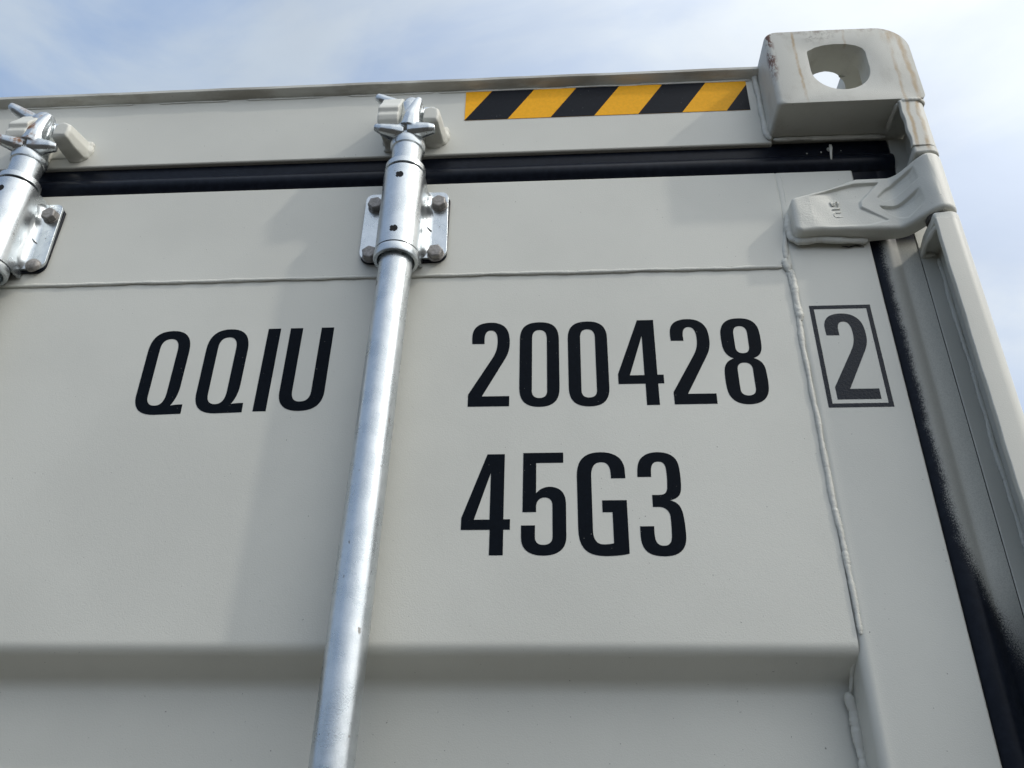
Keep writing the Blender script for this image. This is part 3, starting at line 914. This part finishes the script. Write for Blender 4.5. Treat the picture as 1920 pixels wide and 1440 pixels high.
# locking bar ---------------------------------------------------------------
XC, YC = -592.0, 22.0
SHIFT = (-0.0009, 0.0036, 0.0039)     # measured again: the bar sits a little closer to the door
def bar_off(z):
    return -8.4 * min(1.0, max(0.0, (-325 - z) / 485.0)) ** 0.85
rr_ = []
for z in [-295, -325] + [-325 - 25 * i for i in range(1, 21)] + [-900, -1600, ZB - 20]:
    rr_.append([(XC + bar_off(z) + 17.9 * math.cos(2 * math.pi * i / 64), YC + 17.9 * math.sin(2 * math.pi * i / 64), z) for i in range(64)])
bar = build("locking_bar", MB().loft(rr_), M['zinc'], box)
sh_ = MB().lathe_z(XC, YC, [(17.6, -190), (17.6, -142), (18.2, -140)], 56)
sh = build("bar_shaft", sh_, M['zinc'], bar)
nk = MB().lathe_z(XC, YC, [(17.4, -151.5), (19.3, -150.5), (20.4, -147), (20.6, -143), (20.0, -139.5), (17.0, -137)], 56)
build("neck_ring", nk, M['zinc'], bar, 40)
uc = MB().lathe_z(XC, YC, [(17.4, -177.5), (21.5, -178.4), (23.2, -180), (23.4, -187.2), (22.6, -187.6), (17.4, -187.6)], 56)
build("gap_shade_sleeve", MB().lathe_z(XC, YC, [(19.2, -186), (19.2, -309)], 40), M['hole'], bar)  # added black sleeve: its colour stands in for shade in the collar gaps
build("collar", uc, M['zinc'], bar, 40)
lc = MB().lathe_z(XC, YC, [(23.0, -303.4), (24.3, -304.2), (24.6, -306), (24.6, -312.5), (23.8, -314.2), (20.5, -314.2), (18.0, -309), (17.4, -308)], 56)
build("collar", lc, M['zinc'], bar, 40)
# cam with five horns
def horn(mb, pts, rx):
    mb.tube(pts, rx, 12)
cm = MB().lathe_z(XC, YC, [(17, -142), (18, -132), (17, -120), (16.5, -108), (15.5, -82), (10, -70)], 24)
horn(cm, [(XC - 6, 10, -134), (XC - 18, 5, -134), (XC - 29, 3, -132.5), (XC - 36.5, 3, -129)], [11, 8.6, 6.6, 4.6])
horn(cm, [(XC - 4, 14, -128), (XC - 18, 14, -129), (XC - 32, 10, -128)], [12, 9, 5])
horn(cm, [(XC + 4, 10, -132), (XC + 17, 7, -132.5), (XC + 27, 6, -132), (XC + 33, 7, -131)], [12, 9.5, 7.4, 5.6])
horn(cm, [(XC + 3, 10, -126), (XC + 5, 5, -112), (XC + 8.5, 4, -98), (XC + 10.5, 5, -88), (XC + 11.5, 6, -82)], [15, 10.5, 7.0, 5.4, 4.0])
horn(cm, [(XC + 9, 14, -118), (XC + 10, 14, -100), (XC + 12, 11, -85)], [9, 7.5, 4.5])
horn(cm, [(XC + 9, 24, -92), (XC + 20, 24, -87), (XC + 29, 24, -84)], [10, 8.5, 6.4])
horn(cm, [(XC - 10, 22, -80), (XC - 26, 20, -71.5), (XC - 38, 18, -65.5), (XC - 43.5, 17, -62)], [10, 8, 6.4, 4.8])
cm.ball((XC + 1, 13, -126), (17, 14, 11)).ball((XC - 2, 22, -92), (15, 14, 20))
camh = cast("cam_head", cm, M['zinc'], bar, 0.9, 4)
camh["label"] = "zinc cam with horns at the top of the bar"

# bracket holding the bar ----------------------------------------------------
def bracket_parts(xc):
    RH = 20.3
    # housing arc section, from the left foot round the front to the right foot
    sec_in = []; sec = []
    left = [(XC - 24.2, 44.5)] ; 
    sec += [(XC - RH, 48)]
    sec += arc(XC, YC, RH, 180, 360, 36)
    sec += [(XC + RH, 48)]
    mb = MB().sheet(sec, 'z', -191.4, -302.0, 40)
    # plate with rounded corners, two wings
    def wing(x0, x1, z0, z1, rr, sgn):
        zt_, zb_ = z1, z0
        if sgn > 0:
            p = [(x0, zb_)] + arc(x1 - rr, zb_ + rr, rr, -90, 0, 7) + arc(x1 - rr, zt_ - rr * .8, rr * .8, 0, 90, 7) + [(x0, zt_)]
        else:
            p = [(x1, zt_)] + arc(x0 + rr * .8, zt_ - rr * .8, rr * .8, 90, 180, 7) + arc(x0 + rr, zb_ + rr, rr, 180, 270, 7) + [(x1, zb_)]
        return p
    wl = wing(-639.8, XC - 20, -293.2, -197.5, 11, -1)
    wr = wing(XC + 20, -541.2, -293.2, -197.0, 11, 1)
    return mb, wl, wr
mb, wl, wr = bracket_parts(XC)
br_me = mb
def housing_mods(o):
    so_ = o.modifiers.new("s", 'SOLIDIFY'); so_.thickness = 0.0034; so_.offset = 1.0
me = baked(mb, "bar_bracket", housing_mods)
for v in me.vertices:
    v.co += Vector(SHIFT)
# foot plates and right fillet joined in the same pressing
fp = MB().prism(wl, 'y', 42.2, 45.6).prism(wr, 'y', 42.2, 45.6)
def fillet(sgn, r0, z0, z1):
    prof_ = []
    rings = []
    nz = 46
    for i in range(nz + 1):
        z = z1 + (z0 - z1) * i / nz
        e = min(1.0, (z - z0) / 9.0 + 0.02, (z1 - z) / 9.0 + 0.02)
        e = max(0.08, e) ** 0.5
        dent = 0.0
        for bz in (-217.5, -290.7):
            dent += (0.34 if bz > -250 else 0.1) * math.exp(-((z - bz) / 9.0) ** 2)
        r_ = r0 * e * (1 - min(0.75, dent))
        x0 = XC + sgn * (23.2)
        ring = [(x0 - sgn * 2.5, 43.8, z), (x0 - sgn * 2.5, 42.2 - r_ * 1.9, z)]
        for k_ in range(9):
            th = math.pi / 2 * k_ / 8
            ring.append((x0 + sgn * r_ * (1 - math.cos(th)), 42.3 - r_ * 1.7 * (1 - math.sin(th)), z))
        ring.append((x0 + sgn * r_, 43.8, z))
        rings.append(ring)
    return rings
fp.loft(fillet(1, 10.5, -292.6, -197.6))
fp.loft(fillet(-1, 5.0, -293.0, -197.6))
me2 = baked(fp, "plates", lambda o: (setattr(o.modifiers.new("b", 'BEVEL'), 'width', 0.0009)))
PSH = Vector((-0.001, 0.004, 0.0044))   # the plate lies close to the door on a thin pad
for v in me2.vertices:
    v.co += PSH
bm = bmesh.new(); bm.from_mesh(me); bm.from_mesh(me2); bm.to_mesh(me); bm.free()
bpy.data.meshes.remove(me2)
finish(me, M['zinc'], 40)
bracket = link("bar_bracket", me, box)
pad_o = [(x + (-.8 if x < XC else .8), z + (-2.6 if z < -245 else -.6)) for x, z in wl], [(x + .8, z + (-2.6 if z < -245 else -.6)) for x, z in wr]
pad = MB().box(-636, -545, 45.9, 52.8, -297.0, -200)
pad = MB().prism([(-640.2, -202), (-640.2, -280)] + arc(-629.2, -280.4, 11, 180, 270, 6) + arc(-553.6, -280.4, 11, 270, 360, 6) + [(-542.6, -202), (-548, -195), (-633, -195)], 'y', 49.9, 52.9)
build("rubber_pad", pad, M['rubber'], bracket, bevel=0.6)
# dark bores in the housing, each with a cross slit
def bore(z):
    mb = MB()
    rr = 4.6
    n = 18
    front = []; back = []
    for i in range(n):
        th = 2 * math.pi * i / n
        x = rr * math.cos(th); zz = rr * math.sin(th)
        if i in (5, 9, 13): x *= 0.72; zz *= 0.72
        yq = YC - math.sqrt(23.95 ** 2 - x * x)
        front.append((XC - 0.6 + x, yq, z + zz)); back.append((XC - 0.6 + x, yq + 3, z + zz))
    mb.loft([front, back])
    o = build("bore", mb, M['hole'], bracket)
    o.location = SHIFT
    return o
def hexbolt(x, z, rot, dome=False):
    mb = MB()
    if dome:
        prof_ = [(8.6, 42.0), (8.6, 40.4), (7.6, 38.2), (5.4, 36.6), (2.6, 35.9), (0.3, 35.7)]
        seg = 24
        rings = [[(x + r_ * math.cos(2 * math.pi * i / seg), y, z + r_ * math.sin(2 * math.pi * i / seg)) for i in range(seg)] for r_, y in prof_]
    else:
        seg = 6
        mb2 = MB()
        wsh = [[(x + r_ * math.cos(2 * math.pi * i / 24), y, z + r_ * math.sin(2 * math.pi * i / 24)) for i in range(24)] for r_, y in ((9.6, 42.2), (9.6, 41.2), (8.6, 40.9))]
        mb.loft(wsh)
        rings = [[(x + r_ * math.cos(R(rot + 60 * i)), y, z + r_ * math.sin(R(rot + 60 * i))) for i in range(6)] for r_, y in ((8.9, 41.4), (8.9, 33.8), (7.4, 32.8))]
    mb.loft(rings)
    o = build("bolt", mb, M['bolt'], bracket, 30, bevel=0.0 if dome else 0.5)
    o.location = PSH
    return o
bore(-208.8); bore(-286.4)
bl = [hexbolt(-626.6, -217.4, 12), hexbolt(-553.0, -217.6, 33), hexbolt(-626.4, -290.4 + 1.5, 40), hexbolt(-553.0, -291.0 + 1.5, 8)]
# small burr on the right fillet
burr = MB().tube([(XC + 26, 43, -247), (XC + 28.5, 44.4, -249), (XC + 31.5, 45.6, -251.5)], [1.1, 1.4, 0.7], 8)
build("burr", burr, M['zinc'], bracket, 180)

# cam keeper on the header ----------------------------------------------------
kp = MB()
kp.box(-606, -570, 51.5, 56, -108, -78)
lt = [(6, -125.0), (1.2, -119), (-0.8, -112.0), (1.4, -106.5), (-1.2, -101.0), (0.2, -96.4), (8, -84), (16, -68), (25, -60), (56, -60), (56, -116), (22, -121), (10, -125)]
kp.prism(lt, 'x', -627, -602)
fr_ = [[(-575, 9, -110), (-559, 9, -111), (-557.5, 9, -104), (-559, 9, -95), (-566, 9, -91), (-574, 9, -95)],
       [(-576, 12, -114), (-557, 12, -114), (-555, 12, -104), (-557, 12, -93), (-566, 12, -88.5), (-575, 12, -93)],
       [(-577, 30, -115), (-556, 30, -114), (-553.5, 30, -102), (-556, 30, -89), (-565, 30, -85), (-576, 30, -90)],
       [(-578, 56, -112), (-555, 56, -110), (-551, 56, -98), (-555, 56, -84), (-564, 56, -80), (-577, 56, -82)]]
kp.loft(fr_)
for p, r_ in (((-557, 52, -104), (6, 5, 7)), ((-553.5, 52, -97), (5, 5, 8)), ((-555, 52, -87), (5, 5, 6)), ((-568, 52, -111.5), (10, 5, 4)), ((-620, 52, -117), (10, 5, 4)), ((-629, 52, -100), (4, 5, 9))):
    kp.ball(p, r_)
keeper = cast("cam_keeper", kp, M['thick'], box, 0.9, 16)

# copies for the second bar at the left edge -----------------------------------
def copy_tree(o, parent, off=None):
    c_ = o.copy()
    sc.collection.objects.link(c_)
    c_.parent = parent
    if off: c_.location = off
    for ch in list(o.children):
        copy_tree(ch, c_)
    return c_
OFF = (-0.4640, 0, 0)
bar2 = copy_tree(bar, box, (OFF[0] + SHIFT[0], SHIFT[1], SHIFT[2]))
br2 = copy_tree(bracket, box, OFF)
bar.location = SHIFT
kp2 = copy_tree(keeper, box, (-0.452, 0, -0.002))
kp2.location = (-0.452, 0, -0.003)
for ch in bar2.children:
    if ch.name.startswith("cam_head"):
        ch.data = ch.data.copy(); ch.data.materials[0] = M['zinc_rust']
        ch["label"] = "cam with rust stains on its front horns"
        # turned a few degrees about the bar axis
        px, py = XC / 1000 - BASE.x, YC / 1000
        ch.matrix_local = Matrix.Translation((px, py, 0)) @ Matrix.Rotation(R(12), 4, 'Z') @ Matrix.Translation((-px, -py, 0))
for ch in list(br2.children):
    if ch.name.startswith("bolt"):
        xs_ = [v.co.x for v in ch.data.vertices]; zs_ = [v.co.z for v in ch.data.vertices]
        if sum(xs_) / len(xs_) > XC / 1000 - BASE.x and sum(zs_) / len(zs_) < (H0 - 250) / 1000:
            bpy.data.objects.remove(ch)
rv = hexbolt(-553.0, -289.5, 0, True)
rv.parent = br2
rv.name = "rivet_head"
rv["label"] = "domed rivet head in place of a hex bolt"

# rest of the box, out of the frame -------------------------------------------
sw = []
x = 178.0
wave = []
while x < 6000:
    wave += [(-8, x), (-8, x + 70), (-44, x + 138), (-44, x + 208)]; x += 276
build("side_wall", MB().sheet([(a, b_) for a, b_ in wave], 'z', -2790, -30, 1), M['paint'], box, 20)
build("side_wall", MB().sheet([(-2438 - a, b_) for a, b_ in wave], 'z', -2790, -30, 1), M['paint'], box, 20)
build("roof", MB().box(-2430, -8, 178, 6000, -34, -26), M['paint'], box)
build("back_wall", MB().box(-2430, -8, 6000, 6030, -2790, -20), M['paint'], box)
build("top_side_rail", MB().box(-64, -4, 178, 6000, -62, -6), M['paint'], box)
build("door_sill", MB().box(-2438, 0, 2, 150, -2896, -2784), M['paint'], box, bevel=4)
# plain left half of the door end
lp_ = [(YF, -173), (YF, -709.5), (YB, -731.5), (YB, -1010), (YF, -1034), (YF, -1390), (YB, -1414), (YB, -1700), (YF, -1724), (YF, -2080), (YB, -2104), (YB, -2390), (YF, -2414), (YF, ZB)]
d2 = build("door", MB().sheet(rounded(lp_, 13), 'x', -2358, -1223, 2), M['paint'], box, 30)
d2['label'] = "plain left hand door"
def mirrored(o, parent):
    me_ = o.data.copy()
    for v in me_.vertices:
        v.co.x = -v.co.x
    me_.flip_normals()
    c_ = bpy.data.objects.new(o.name.split('.')[0], me_)
    sc.collection.objects.link(c_)
    c_.parent = parent
    return c_
mirrored(casting, box)
p2 = mirrored(post, box)
mirrored(post_l, p2)
mirrored(seal, box)
